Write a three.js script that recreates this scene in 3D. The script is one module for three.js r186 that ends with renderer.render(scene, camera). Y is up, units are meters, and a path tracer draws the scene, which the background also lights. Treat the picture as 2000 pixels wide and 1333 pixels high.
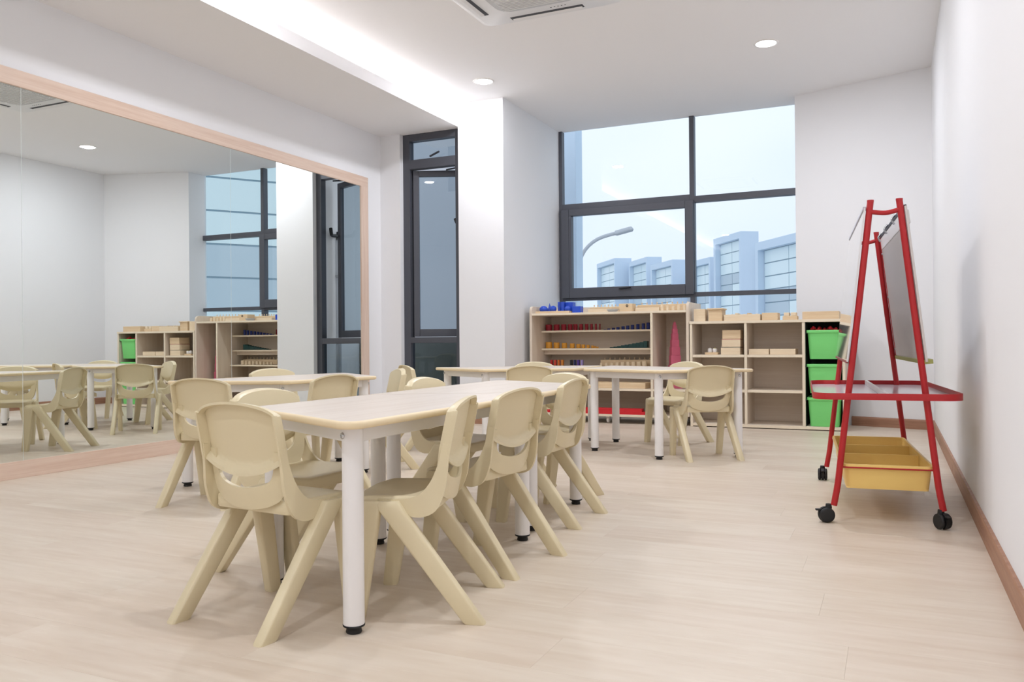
import * as THREE from 'three';
import { RoundedBoxGeometry } from 'three/addons/geometries/RoundedBoxGeometry.js';
import { mergeGeometries, mergeVertices, toCreasedNormals } from 'three/addons/utils/BufferGeometryUtils.js';
import { RectAreaLightUniformsLib } from 'three/addons/lights/RectAreaLightUniformsLib.js';

RectAreaLightUniformsLib.init();
const scene = new THREE.Scene();

// ---------- camera (X right along the window wall, Y up, depth into the room = -Z) ----------
const camera = new THREE.PerspectiveCamera(44.766, 2000 / 1333, 0.05, 400);
{
  const yaw = THREE.MathUtils.degToRad(24.617), pitch = THREE.MathUtils.degToRad(0.13), roll = THREE.MathUtils.degToRad(-0.47);
  camera.position.set(3.995, 0.66, 0);
  camera.rotation.order = 'YXZ';
  camera.rotation.set(pitch, yaw, roll);
}
// ---------- sky: bright overcast, the same all round ----------
let seed = 7;
const rnd = () => { seed = (seed * 1664525 + 1013904223) % 4294967296; return seed / 4294967296; };
function hash(x, y, s) { let h = Math.imul(x, 374761393) ^ Math.imul(y, 668265263) ^ Math.imul(s, 2147483647 ^ 0x5bd1e995); h = Math.imul(h ^ (h >>> 13), 1274126177); return ((h ^ (h >>> 16)) >>> 0) / 4294967295; }
function vnoise(x, y, px, py, s) {   // value noise, periodic in px, py cells
  const x0 = Math.floor(x), y0 = Math.floor(y), fx = x - x0, fy = y - y0, m = (a, n) => ((a % n) + n) % n;
  const sx = fx * fx * (3 - 2 * fx), sy = fy * fy * (3 - 2 * fy);
  const a = hash(m(x0, px), m(y0, py), s), b = hash(m(x0 + 1, px), m(y0, py), s), c = hash(m(x0, px), m(y0 + 1, py), s), d = hash(m(x0 + 1, px), m(y0 + 1, py), s);
  return (a + (b - a) * sx) * (1 - sy) + (c + (d - c) * sx) * sy;
}
{
  const W = 512, H = 256, data = new Float32Array(W * H * 4);
  for (let y = 0; y < H; y++) for (let x = 0; x < W; x++) {
    let n = 0, a = 0.5;
    for (let o = 0, f = 8; o < 4; o++, f *= 2, a *= 0.5) n += a * vnoise(x / W * f, y / H * f, f, f, 11 + o);
    const k = THREE.MathUtils.smoothstep(n, 0.35, 0.65), i = (y * W + x) * 4;
    data[i] = 0.80 + 0.16 * k; data[i + 1] = 0.865 + 0.11 * k; data[i + 2] = 1.0; data[i + 3] = 1;
  }
  const t = new THREE.DataTexture(data, W, H, THREE.RGBAFormat, THREE.FloatType);
  t.mapping = THREE.EquirectangularReflectionMapping; t.magFilter = THREE.LinearFilter; t.needsUpdate = true;
  scene.background = t;
  scene.backgroundIntensity = 0.53;
}
const renderer = new THREE.WebGLRenderer({ antialias: true });
renderer.toneMapping = THREE.LinearToneMapping;
renderer.toneMappingExposure = 2.18;
renderer.shadowMap.enabled = true;
const DOWNLIGHT = 192, COVE = 7, COVE_TILT = 0.75;
const WARM = new THREE.Color(0.95, 0.98, 1.05), COVEC = new THREE.Color(1.0, 0.97, 0.97);

// ---------- helpers ----------
const taken = new Map();
function numbered(n) { const k = taken.get(n) ?? 0; taken.set(n, k + 1); return k ? n + '_' + String(k).padStart(3, '0') : n; }
function tag(o, label, category, group, kind) { if (label) o.userData.label = label; if (category) o.userData.category = category; if (group) o.userData.group = group; if (kind) o.userData.kind = kind; return o; }
function thing(name, label, category, pos = [0, 0, 0], turn = 0, group) {
  const g = new THREE.Group(); g.name = numbered(name); g.position.set(...pos); g.rotation.y = turn; scene.add(g);
  return tag(g, label, category, group);
}
function put(parent, name, geo, m, pos, rot) {
  const o = new THREE.Mesh(geo, m); o.name = parent === scene ? numbered(name) : name; if (pos) o.position.set(...pos); if (rot) o.rotation.set(...rot);
  o.castShadow = o.receiveShadow = true; parent.add(o); return o;
}
const one = (name, label, category, geo, m, pos, rot, group) => tag(put(scene, name, geo, m, pos, rot), label, category, group);
const struct = (name, label, category, geo, m, pos, rot) => tag(put(scene, name, geo, m, pos, rot), label, category, null, 'structure');
function uvm(g, turn = 0, off = [0, 0]) {   // uv in metres by the main direction of each face
  g = g.index ? g.toNonIndexed() : g; const p = g.attributes.position, n = g.attributes.normal, uv = new Float32Array(p.count * 2);
  for (let i = 0; i < p.count; i += 3) {
    let ax = 0, ay = 0, az = 0; for (let k = 0; k < 3; k++) { ax += Math.abs(n.getX(i + k)); ay += Math.abs(n.getY(i + k)); az += Math.abs(n.getZ(i + k)); }
    for (let k = 0; k < 3; k++) {
      const x = p.getX(i + k), y = p.getY(i + k), z = p.getZ(i + k); let a, b;
      if (ay >= ax && ay >= az) { a = x; b = z; } else if (ax >= az) { a = z; b = y; } else { a = x; b = y; }
      if (turn) [a, b] = [b, a];
      uv[(i + k) * 2] = a + off[0]; uv[(i + k) * 2 + 1] = b + off[1];
    }
  }
  g.setAttribute('uv', new THREE.BufferAttribute(uv, 2)); return g;
}
const rb = (w, h, d, r = 0.003, turn = 0, off) => uvm(new RoundedBoxGeometry(w, h, d, 2, Math.min(r, w / 2.1, h / 2.1, d / 2.1)), turn, off ?? [w * 7.3, h * 3.1 + d * 1.7]);
const cb = (w, h, d, turn = 0) => uvm(new THREE.BoxGeometry(w, h, d), turn);
const cyl = (r0, r1, h, n = 24) => new THREE.CylinderGeometry(r0, r1, h, n);
const lathe = (pts, n = 28) => new THREE.LatheGeometry(pts.map(([a, b]) => new THREE.Vector2(a, b)), n);
const tube = (pts, r, n = 24, seg = 10, closed = false, type = 'centripetal') => new THREE.TubeGeometry(new THREE.CatmullRomCurve3(pts.map((q) => new THREE.Vector3(...q)), closed, type), n, r, seg, closed);
// box from ranges given as X, Y and depth D (Z = -D)
const span = (x0, x1, y0, y1, d0, d1) => [[x1 - x0, y1 - y0, d1 - d0], [(x0 + x1) / 2, (y0 + y1) / 2, -(d0 + d1) / 2]];
function gridGeo(nu, nv, f, flip) {
  const pos = [], uv = [], idx = [];
  for (let j = 0; j <= nv; j++) for (let i = 0; i <= nu; i++) { const q = f(i / nu, j / nv); pos.push(...q); uv.push(i / nu, j / nv); }
  for (let j = 0; j < nv; j++) for (let i = 0; i < nu; i++) { const a = j * (nu + 1) + i, b = a + 1, c = a + nu + 1, d = c + 1; flip ? idx.push(a, c, b, b, c, d) : idx.push(a, b, c, b, d, c); }
  const g = new THREE.BufferGeometry(); g.setAttribute('position', new THREE.Float32BufferAttribute(pos, 3)); g.setAttribute('uv', new THREE.Float32BufferAttribute(uv, 2)); g.setIndex(idx); g.computeVertexNormals(); return g;
}
function shell(nu, nv, f, th) {   // a curved sheet f(u, v) given real thickness, with closed rim
  const e = 1e-3, P = (u, v) => new THREE.Vector3(...f(u, v)), nrm = (u, v) => {
    const a = P(Math.min(1, u + e), v).sub(P(Math.max(0, u - e), v)), b = P(u, Math.min(1, v + e)).sub(P(u, Math.max(0, v - e))); return a.cross(b).normalize();
  };
  const off = (u, v, k) => { const q = P(u, v).addScaledVector(nrm(u, v), k * th / 2); return [q.x, q.y, q.z]; };
  const mix = (a, b, t) => a.map((x, i) => x + (b[i] - x) * t), rim = (u, v, s) => { // rounded rim section
    const q0 = off(u, v, 1), q1 = off(u, v, -1); return mix(q0, q1, s);
  };
  const gs = [gridGeo(nu, nv, (u, v) => off(u, v, 1)), gridGeo(nu, nv, (u, v) => off(u, v, -1), true),
    gridGeo(nu, 1, (u, s) => rim(u, 0, s), true), gridGeo(nu, 1, (u, s) => rim(u, 1, s)), gridGeo(nv, 1, (v, s) => rim(0, v, s)), gridGeo(nv, 1, (v, s) => rim(1, v, s), true)];
  return mergeGeometries(gs);
}
function loft(sections, capTop = true, capBot = true) {   // closed rings of equal count, bottom to top
  const n = sections[0].length, pos = [], idx = [];
  for (const s of sections) for (const q of s) pos.push(...q);
  for (let j = 0; j < sections.length - 1; j++) for (let i = 0; i < n; i++) { const a = j * n + i, b = j * n + (i + 1) % n, c = a + n, d = b + n; idx.push(a, c, b, b, c, d); }
  const cap = (j, up) => { const c = pos.length / 3, m = [0, 0, 0]; for (const q of sections[j]) q.forEach((x, k) => m[k] += x / n); pos.push(...m); for (let i = 0; i < n; i++) { const a = j * n + i, b = j * n + (i + 1) % n; up ? idx.push(a, c, b) : idx.push(a, b, c); } };
  if (capBot) cap(0, false); if (capTop) cap(sections.length - 1, true);
  const g = new THREE.BufferGeometry(); g.setAttribute('position', new THREE.Float32BufferAttribute(pos, 3)); g.setIndex(idx); g.computeVertexNormals();
  g.setAttribute('uv', new THREE.Float32BufferAttribute(new Float32Array(pos.length / 3 * 2), 2)); return g;
}
const crease = (g, a = 0.6) => toCreasedNormals(g, a);
function rrect(w, d, r, n = 4) {   // rounded rectangle ring, counter-clockwise seen from above
  const q = []; for (const [sx, sz, a0] of [[1, 1, 0], [-1, 1, 90], [-1, -1, 180], [1, -1, 270]]) for (let k = 0; k <= n; k++) { const a = (a0 + 90 * k / n) * Math.PI / 180; q.push([sx * (w / 2 - r) + r * Math.cos(a), sz * (d / 2 - r) + r * Math.sin(a)]); } return q;
}
const ring = (q, y, dx = 0, dz = 0) => q.map(([x, z]) => [x + dx, y, z + dz]);
function extrudeD(pts, y0, y1) {   // vertical prism over a plan outline of [X, D]
  const s = new THREE.Shape(pts.map(([x, d]) => new THREE.Vector2(x, d))); const g = new THREE.ExtrudeGeometry(s, { depth: y1 - y0, bevelEnabled: false }); g.rotateX(-Math.PI / 2); g.translate(0, y0, 0); return uvm(g);
}

// ---------- materials ----------
function wood(base, dark, { w = 512, h = 256, mx = 1.2, my = 0.6, s = 1, along = 3, across = 90, amount = 0.6, flecks = 0 } = {}) {   // grain runs along u
  const b = new THREE.Color(base), d = new THREE.Color(dark), data = new Uint8Array(w * h * 4), c = new THREE.Color();
  for (let y = 0; y < h; y++) for (let x = 0; x < w; x++) {
    const u = x / w, v = y / h;
    let n = 0.45 * vnoise(u * along, v * across * 0.25, along, Math.max(1, Math.round(across * 0.25)), s) + 0.35 * vnoise(u * along * 2, v * across, along * 2, across, s + 1) + 0.2 * vnoise(u * along * 9, v * across * 1.6, along * 9, Math.round(across * 1.6), s + 2);
    n = THREE.MathUtils.clamp((n - 0.5) * 1.7 + 0.45, 0, 1) * amount;
    if (flecks) { const k = vnoise(u * 14, v * 120, 14, 120, s + 5); n += k > 0.86 ? flecks : k < 0.10 ? -flecks * 2 : 0; }
    c.copy(b).lerp(d, THREE.MathUtils.clamp(n, 0, 1)).convertLinearToSRGB(); const i = (y * w + x) * 4;
    data[i] = c.r * 255; data[i + 1] = c.g * 255; data[i + 2] = c.b * 255; data[i + 3] = 255;
  }
  const t = new THREE.DataTexture(data, w, h); t.colorSpace = THREE.SRGBColorSpace; t.wrapS = t.wrapT = THREE.RepeatWrapping; t.magFilter = THREE.LinearFilter; t.repeat.set(1 / mx, 1 / my); t.needsUpdate = true; return t;
}
function grainTex(w, h, f, s, lo = 0.4, hi = 0.6) {
  const data = new Uint8Array(w * h * 4); for (let y = 0; y < h; y++) for (let x = 0; x < w; x++) { const n = 0.6 * vnoise(x / w * f, y / h * f, f, f, s) + 0.4 * vnoise(x / w * f * 3, y / h * f * 3, f * 3, f * 3, s + 1), i = (y * w + x) * 4; data[i] = data[i + 1] = data[i + 2] = 255 * (lo + (hi - lo) * n); data[i + 3] = 255; }
  const t = new THREE.DataTexture(data, w, h); t.wrapS = t.wrapT = THREE.RepeatWrapping; t.magFilter = THREE.LinearFilter; t.needsUpdate = true; return t;
}
const std = (color, roughness = 0.5, o = {}) => new THREE.MeshStandardMaterial({ color, roughness, ...o });
const phys = (o) => new THREE.MeshPhysicalMaterial(o);
const plaster = grainTex(256, 256, 48, 31);
const M = {
  wall: std('#f5f5f7', 0.85, { bumpMap: plaster, bumpScale: 0.0003 }),
  ceiling: std('#fbfafb', 0.9),
  floor: [['#e3d5c4', '#d3c0ab', 3], ['#e2d3c2', '#d1bea9', 17], ['#e4d7c6', '#d4c2ad', 29]].map(([a, b, s]) => std('#ffffff', 0.42, { map: wood(a, b, { s, along: 3, across: 36, amount: 0.75, flecks: 0.12 }) })),
  floorBed: std('#b09a84', 0.9),
  frameWood: std('#ffffff', 0.5, { map: wood('#ecd5c4', '#d9b9a4', { s: 41, along: 3, across: 140, amount: 0.7 }) }),
  skirting: std('#ffffff', 0.5, { map: wood('#b58a70', '#946850', { s: 53, along: 3, across: 80, amount: 0.8 }) }),
  mirror: std('#edf1ee', 0.0, { metalness: 1 }),
  mirrorEdge: std('#dfe8e4', 0.15),
  alu: std('#565860', 0.42, { metalness: 0.25 }),
  aluDark: std('#33353b', 0.5, { metalness: 0.2 }),
  glass: phys({ color: '#f1f9fd', roughness: 0, transmission: 1, thickness: 0, ior: 1.5 }),
  glassGrey: phys({ color: '#c3d0d8', roughness: 0, transmission: 1, thickness: 0, ior: 1.5 }),
  chair: std('#e8dab6', 0.36),
  tableTop: std('#ffffff', 0.38, { map: wood('#e6dbcf', '#d9cbbc', { s: 67, along: 3, across: 110, amount: 0.7 }) }),
  tableEdge: std('#f3dfb9', 0.45),
  white: std('#f8f5f3', 0.38),
  black: std('#1b1c1e', 0.55),
  steel: std('#c9ccd0', 0.25, { metalness: 0.9 }),
  beech: std('#ffffff', 0.5, { map: wood('#eadcca', '#dcc9b4', { s: 71, along: 2, across: 70, amount: 0.7 }) }),
  beechEdge: std('#f2e4cc', 0.5),
  pale: std('#ffffff', 0.55, { map: wood('#ecd3ae', '#dbb98d', { s: 83, along: 3, across: 90, amount: 0.6, mx: 0.5, my: 0.25 }) }),
  paler: std('#ffffff', 0.55, { map: wood('#f3e0c2', '#e4c8a1', { s: 87, along: 3, across: 90, amount: 0.6, mx: 0.5, my: 0.25 }) }),
  redMetal: std('#bd2328', 0.38),
  yellow: std('#ffda82', 0.42), green: std('#86e987', 0.45), darkLiner: std('#3a3f45', 0.8),
  pink: std('#e0708d', 0.5), red: std('#a81f33', 0.5), blue: std('#2c3f8f', 0.5), gold: std('#e9a53a', 0.5), deepGreen: std('#1d4a48', 0.5),
  solidBlue: std('#2b52c8', 0.25), brightRed: std('#d5202c', 0.45),
  clear: phys({ color: '#f2f4f5', roughness: 0.02, transmission: 1, thickness: 0, ior: 1.49 }),
  ac: std('#efeff0', 0.5), acGrille: std('#c9cacc', 0.7), slot: std('#4b4d52', 0.7),
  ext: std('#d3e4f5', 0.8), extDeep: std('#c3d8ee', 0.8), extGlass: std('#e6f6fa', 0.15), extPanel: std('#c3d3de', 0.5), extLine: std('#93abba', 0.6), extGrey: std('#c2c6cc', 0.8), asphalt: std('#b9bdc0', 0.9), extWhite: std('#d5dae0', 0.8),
};
const glow = (c, k) => new THREE.MeshStandardMaterial({ color: '#ffffff', emissive: c, emissiveIntensity: k, roughness: 0.6 });

// ================= room =================
const HC = 2.645, HS = 2.455, BACK = -3.2, W = 4.272, DP = 6.05, DW = 7.30, XP0 = 0.745, XP1 = 1.158, XW = 3.295;
const floor = new THREE.Group(); floor.name = 'floor'; scene.add(floor); tag(floor, 'pale wood plank floor of the classroom', 'floor', null, 'structure');
{
  const [s, c] = span(-0.1, W + 0.1, -0.12, -0.008, BACK - 0.1, 7.5); put(floor, 'subfloor', cb(...s), M.floorBed, c);
  const PW = 0.19, PL = 1.24, gap = 0.0002, variants = [];
  for (let v = 0; v < 9; v++) variants.push(rb(PL - gap, 0.012, PW - gap, 0.0003, 0, [v * 0.41, v * 0.173]));
  let k = 0;
  for (let d = 0.02; d < 7.3; d += PW, k++) for (let x = -0.1 - PL + ((k * 0.47) % 1) * PL; x < W + 0.02; x += PL) {
    const x0 = Math.max(x, -0.02), x1 = Math.min(x + PL, W); if (x1 - x0 < 0.03) continue;
    const v = Math.floor(rnd() * 9), full = x1 - x0 > PL - 1e-6;
    put(floor, 'plank', full ? variants[v] : rb(x1 - x0 - gap, 0.012, PW - gap, 0.0003, 0, [v * 0.41, v * 0.173]), M.floor[Math.floor(rnd() * 3)], [(x0 + x1) / 2, -0.006, -(d + PW / 2)]);
  }
  const [s2, c2] = span(-0.02, W, -0.012, 0, BACK, 0.0195); put(floor, 'floorboards_behind', rb(...s2, 0.001), M.floor[0], c2);
}
{
  let [s, c] = span(-0.2, W + 0.2, HC, HC + 0.12, BACK - 0.1, DW + 0.03); struct('ceiling', 'flat white plastered ceiling', 'ceiling', cb(...s), M.ceiling, c);
  [s, c] = span(-0.14, -0.02, -0.1, HC + 0.05, BACK - 0.1, DP + 0.1); struct('wall_left', 'white wall carrying the large mirror', 'wall', cb(...s), M.wall, c);
  [s, c] = span(W, W + 0.12, -0.1, HC + 0.05, BACK - 0.1, 7.0); struct('wall_right', 'long white wall beside the red easel', 'wall', cb(...s), M.wall, c);
  [s, c] = span(-0.14, W + 0.12, -0.1, HC + 0.05, BACK - 0.12, BACK); struct('wall_back', 'white wall behind the camera', 'wall', cb(...s), M.wall, c);
  struct('wall_angled', 'white angled wall between the window and the long wall', 'wall', extrudeD([[XW, 7.073], [W + 0.005, 6.748], [W + 0.12, 6.748], [W + 0.12, DW + 0.035], [XW, DW + 0.035]], -0.1, HC + 0.02), M.wall);
  [s, c] = span(-0.14, 0.181, -0.1, HC + 0.02, DP, DP + 0.14); struct('wall_end', 'narrow white wall between mirror and casement window', 'wall', cb(...s), M.wall, c);
  [s, c] = span(XP0, XP1, -0.1, HC + 0.02, DP, DW + 0.05); struct('wall_pillar', 'white square pillar between the two windows', 'pillar', cb(...s), M.wall, c);
  [s, c] = span(XP1, XW, -0.1, 0.5, DW - 0.02, DW + 0.12); struct('wall_window', 'low white wall under the large window', 'wall', cb(...s), M.wall, c);
  // dropped soffit with light cove
  const so = new THREE.Group(); so.name = 'ceiling_soffit'; scene.add(so); tag(so, 'dropped white soffit along the mirror wall with a light cove', 'ceiling', null, 'structure');
  [s, c] = span(-0.02, XP0, HS, HS + 0.022, BACK, DP + 0.14); put(so, 'soffit_board', cb(...s), M.ceiling, c);
  [s, c] = span(XP0 - 0.02, XP0, HS + 0.0215, HS + 0.085, BACK, DP); put(so, 'cove_lip', cb(...s), M.ceiling, c);
  [s, c] = span(0.181, XP0, HS + 0.02, HC + 0.02, DP + 0.02, DP + 0.14); put(so, 'soffit_end', cb(...s), M.wall, c);
  // cove lamp
  const cl = thing('cove_lamp', 'warm white light strip hidden in the ceiling cove', 'lamp', [0.46, HS + 0.022, -(BACK + 5.85) / 2]);
  const len = 5.85 - BACK - 0.1;
  put(cl, 'housing', rb(0.05, 0.03, len, 0.003), M.white, [0, 0.015, 0]);
  const head = put(cl, 'light_strip', rb(0.06, 0.006, len - 0.02, 0.001), glow(COVEC, 4), [0.01, 0.052, 0]); head.rotation.z = -COVE_TILT;
  const r = new THREE.RectAreaLight(COVEC, COVE, 0.06, len - 0.02); r.name = 'cove_light'; r.position.set(0.01 + 0.006 * Math.sin(COVE_TILT), 0.052 + 0.006 * Math.cos(COVE_TILT), 0); r.rotation.set(Math.PI / 2, COVE_TILT, 0); r.rotation.order = 'ZYX'; r.rotation.set(Math.PI / 2, 0, -COVE_TILT); cl.add(r);
}
// skirting
function skirtRun(name, label, pts) {
  const g = new THREE.Group(); g.name = name; scene.add(g); tag(g, label, 'baseboard', null, 'structure');
  for (const [x0, d0, x1, d1] of pts) {
    const L = Math.hypot(x1 - x0, d1 - d0) - 0.0015, a = Math.atan2(d1 - d0, x1 - x0);
    const sh = new THREE.Shape([[0, 0], [0.012, 0], [0.012, 0.062], [0.009, 0.07], [0, 0.072]].map((q) => new THREE.Vector2(...q)));
    const geo = uvm(new THREE.ExtrudeGeometry(sh, { depth: L, bevelEnabled: false }), 0, [L * 3.3, 0.2]);   // runs along +z, sticks out along +x
    const o = put(g, 'board', geo, M.skirting, [x0, 0, -d0]); o.rotation.y = a - Math.PI / 2 + Math.PI;
    o.position.set(x0, 0, -d0);
  }
}
skirtRun('baseboard_right', 'brown wooden skirting along the long wall', [[W, BACK, W, 1.42], [W, 1.42, W, 4.55], [W, 4.55, W, 6.748]]);
skirtRun('baseboard_back', 'brown wooden skirting on the angled wall and pillar', [[W, 6.75, 3.71, 6.937], [XP1, DP, XP0, DP]]);

// ================= mirror =================
{
  const m = thing('wall_mirror', 'large wall mirror in three panels with pale wood surround', 'mirror', [0, 0, 0]);
  const D1 = 5.726, d0 = BACK + 0.6, h1 = 0.0857, h2 = 1.9727, h3 = 2.056;
  const js = [d0, -0.14, 1.319, 2.778, 4.237, D1];
  for (let i = 0; i < js.length - 1; i++) {
    const [s, c] = span(-0.006, 0, h1, h2, js[i] + 0.0012, js[i + 1] - 0.0012); const pane = put(m, 'mirror_panel', cb(...s), M.mirror, c);
    if (i) { const [s2, c2] = span(-0.006, -0.0004, h1, h2, js[i] - 0.0012, js[i] + 0.0012); put(m, 'panel_edge', cb(...s2), M.mirrorEdge, c2); }
  }
  let [s, c] = span(-0.02, 0.008, h2, h3, d0 - 0.1, 5.825); put(m, 'top_rail', rb(...s, 0.001, 0), M.frameWood, c);
  [s, c] = span(-0.02, 0.008, 0, h1, d0 - 0.1, 5.825); put(m, 'bottom_rail', rb(...s, 0.001, 0), M.frameWood, c);
  [s, c] = span(-0.02, 0.008, h1, h2, D1, 5.825); put(m, 'side_rail', rb(...s, 0.001, 1), M.frameWood, c);
  [s, c] = span(-0.02, -0.006, h1, h2, d0 - 0.1, D1); put(m, 'backing', cb(...s), M.black, c);
}

// ================= windows =================
function bar(parent, name, x0, x1, y0, y1, d0, d1, m = M.alu) { const [s, c] = span(x0, x1, y0, y1, d0, d1); return put(parent, name, rb(...s, 0.002), m, c); }
{
  const w = new THREE.Group(); w.name = 'window_1'; scene.add(w); tag(w, 'large grid window with dark aluminium frame above the shelves', 'window', null, 'structure');
  const a = DW - 0.02, b = DW + 0.05;
  bar(w, 'frame_post', XP1, 1.19, 0.5, HC, a, b); bar(w, 'frame_post', 2.388, 2.43, 0.5, HC, a, b); 
  bar(w, 'frame_rail', 1.19, 2.388, 1.9, 1.955, a, b); bar(w, 'frame_rail', 2.43, XW, 1.883, 1.938, a, b);
  bar(w, 'frame_rail', 1.19, 2.388, 1.05, 1.072, a, b); bar(w, 'frame_rail', 2.43, XW, 1.055, 1.093, a, b);
  bar(w, 'frame_rail', 1.19, 2.388, 0.5, 0.54, a, b); bar(w, 'frame_rail', 2.43, XW, 0.5, 0.54, a, b);
  // awning sash
  const s = put(w, 'sash', rb(0.075, 0.828, 0.065, 0.003), M.alu, [1.2275, 1.486, -(a - 0.0025)]);
  s.name = 'sash';
  const S = (x0, x1, y0, y1, n = 'sash_rail') => { const [sz, c] = span(x0, x1, y0, y1, a - 0.035, a + 0.03); put(s, n, rb(...sz, 0.004), M.alu, [c[0] - s.position.x, c[1] - s.position.y, c[2] - s.position.z]); };
  S(1.265, 2.352, 1.838, 1.9); S(1.265, 2.352, 1.072, 1.165); S(2.352, 2.425, 1.072, 1.9, 'sash_stile'); S(1.265, 1.29, 1.165, 1.838, 'sash_stile');
  const hd = put(s, 'handle', rb(0.11, 0.014, 0.02, 0.005), M.aluDark, [0.58, -0.335, 0.05]); hd.rotation.z = 0.08;
  const P = (x0, x1, y0, y1) => { const [sz, c] = span(x0, x1, y0, y1, DW + 0.01, DW + 0.016); put(w, 'pane', new THREE.PlaneGeometry(sz[0], sz[1]), M.glass, c); };
  P(1.18, 2.395, 1.95, HC); P(2.425, XW, 1.93, HC); P(1.28, 2.36, 1.16, 1.845); P(2.425, XW, 1.085, 1.89); P(1.18, 2.395, 0.53, 1.055); P(2.425, XW, 0.53, 1.06);
}
{
  const w = new THREE.Group(); w.name = 'window_2'; scene.add(w); tag(w, 'tall narrow casement window with dark frame beside the pillar', 'window', null, 'structure');
  const a = DP + 0.05, b = DP + 0.12;
  bar(w, 'frame_post', 0.181, 0.246, 0.02, HS, a, b); bar(w, 'frame_post', 0.69, XP0, 0.02, HS, a, b);
  bar(w, 'frame_rail', 0.246, 0.69, 2.395, HS, a, b); bar(w, 'frame_rail', 0.246, 0.69, 2.155, 2.235, a, b); bar(w, 'frame_rail', 0.246, 0.69, 0.665, 0.715, a, b); bar(w, 'frame_rail', 0.246, 0.69, 0.0, 0.08, a, b);
  const pane = (x0, x1, y0, y1) => { const [sz, c] = span(x0, x1, y0, y1, a + 0.03, a + 0.036); put(w, 'pane', new THREE.PlaneGeometry(sz[0], sz[1]), M.glassGrey, c); };
  pane(0.24, 0.695, 2.23, 2.4); pane(0.24, 0.695, 0.075, 0.67);
  const lever = put(w, 'handle', rb(0.1, 0.014, 0.016, 0.005), M.aluDark, [0.5, 2.262, -(a - 0.012)]); lever.rotation.z = 0.35;
  // open sash, hinged at the wall side and swung outwards
  const s = new THREE.Group(); s.name = 'sash'; s.position.set(0.25, 0, -(b - 0.015)); s.rotation.y = 0.40; w.add(s);
  const SW = 0.44, B = (n, x0, x1, y0, y1) => put(s, n, rb(x1 - x0, y1 - y0, 0.04, 0.003), M.alu, [(x0 + x1) / 2, (y0 + y1) / 2, 0]);
  B('sash_stile', 0, 0.05, 0.72, 2.15); B('sash_stile', SW - 0.05, SW, 0.72, 2.15); B('sash_rail', 0.05, SW - 0.05, 2.1, 2.15); B('sash_rail', 0.05, SW - 0.05, 0.72, 0.785);
  put(s, 'pane', new THREE.PlaneGeometry(SW - 0.09, 1.33), M.glassGrey, [SW / 2, 1.443, 0]);
  put(s, 'stay', rb(0.14, 0.012, 0.012, 0.003), M.aluDark, [SW - 0.1, 2.158, 0.05], [0, -0.7, 0]);
}
// ================= AC cassette =================
{
  const g = thing('ceiling_air_conditioner', 'white square cassette air conditioner set in the ceiling', 'air conditioner', [2.16, HC, -4.19]);
  const outer = rrect(0.89, 0.89, 0.05, 5), inner = rrect(0.80, 0.80, 0.06, 5);
  put(g, 'panel', crease(loft([ring(inner, -0.034), ring(inner.map(([x, z]) => [x * 1.02, z * 1.02]), -0.03), ring(outer, -0.012), ring(outer, 0)], false, true), 0.5), M.ac);
  const gr = put(g, 'grille', crease(loft([ring(rrect(0.46, 0.46, 0.07, 5), -0.042), ring(rrect(0.5, 0.5, 0.09, 5), -0.034)], false, true), 0.5), M.acGrille);
  for (let i = 0; i < 22; i++) put(gr, 'grille_bar', rb(0.42, 0.005, 0.006, 0.001), M.ac, [0, -0.043, -0.2 + i * 0.019]);
  for (let k = 0; k < 4; k++) { const a = k * Math.PI / 2, r = 0.345; const sl = put(g, 'air_slot', rb(0.46, 0.008, 0.045, 0.003), M.slot, [Math.sin(a) * r, -0.032, Math.cos(a) * r], [0, a, 0]); put(sl, 'flap', rb(0.44, 0.005, 0.022, 0.002), M.ac, [0, -0.006, 0.012], [0.35, 0, 0]); }
  for (let k = 0; k < 5; k++) put(g, 'indicator_mark', rb(0.008, 0.003, 0.005, 0.001), M.slot, [0.05 + k * 0.022, -0.0345, -0.288]);
}
// ================= downlights =================
function downlight(x, d, label) {
  const g = thing('downlight', label, 'lamp', [x, HC, -d], 0, 'round ceiling downlights');
  put(g, 'trim_ring', lathe([[0.066, 0.0], [0.066, -0.004], [0.072, -0.0055], [0.079, -0.004], [0.082, 0]], 36), M.white);
  put(g, 'lens', lathe([[0.0001, -0.003], [0.0665, -0.003], [0.0665, 0]], 36), glow(WARM, 5));
  const l = new THREE.RectAreaLight(WARM, DOWNLIGHT, 0.1, 0.1); l.name = 'downlight_lamp'; l.position.set(0, -0.007, 0); l.rotation.x = -Math.PI / 2; g.add(l);
}
downlight(1.20, 5.62, 'round recessed downlight near the pillar top');
downlight(3.25, 5.73, 'round recessed downlight in front of the large window');
[[1.19, 3.3, 'over the table by the mirror'], [1.19, -1.1, 'behind the camera on the mirror side'], [3.24, 3.7, 'over the rear of the easel'], [3.24, 1.8, 'over the front tables'], [3.24, -0.1, 'just above the camera'], [3.24, -2.0, 'at the back wall by the long wall']].forEach(([x, d, a]) => downlight(x, d, 'round recessed downlight ' + a));

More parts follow.
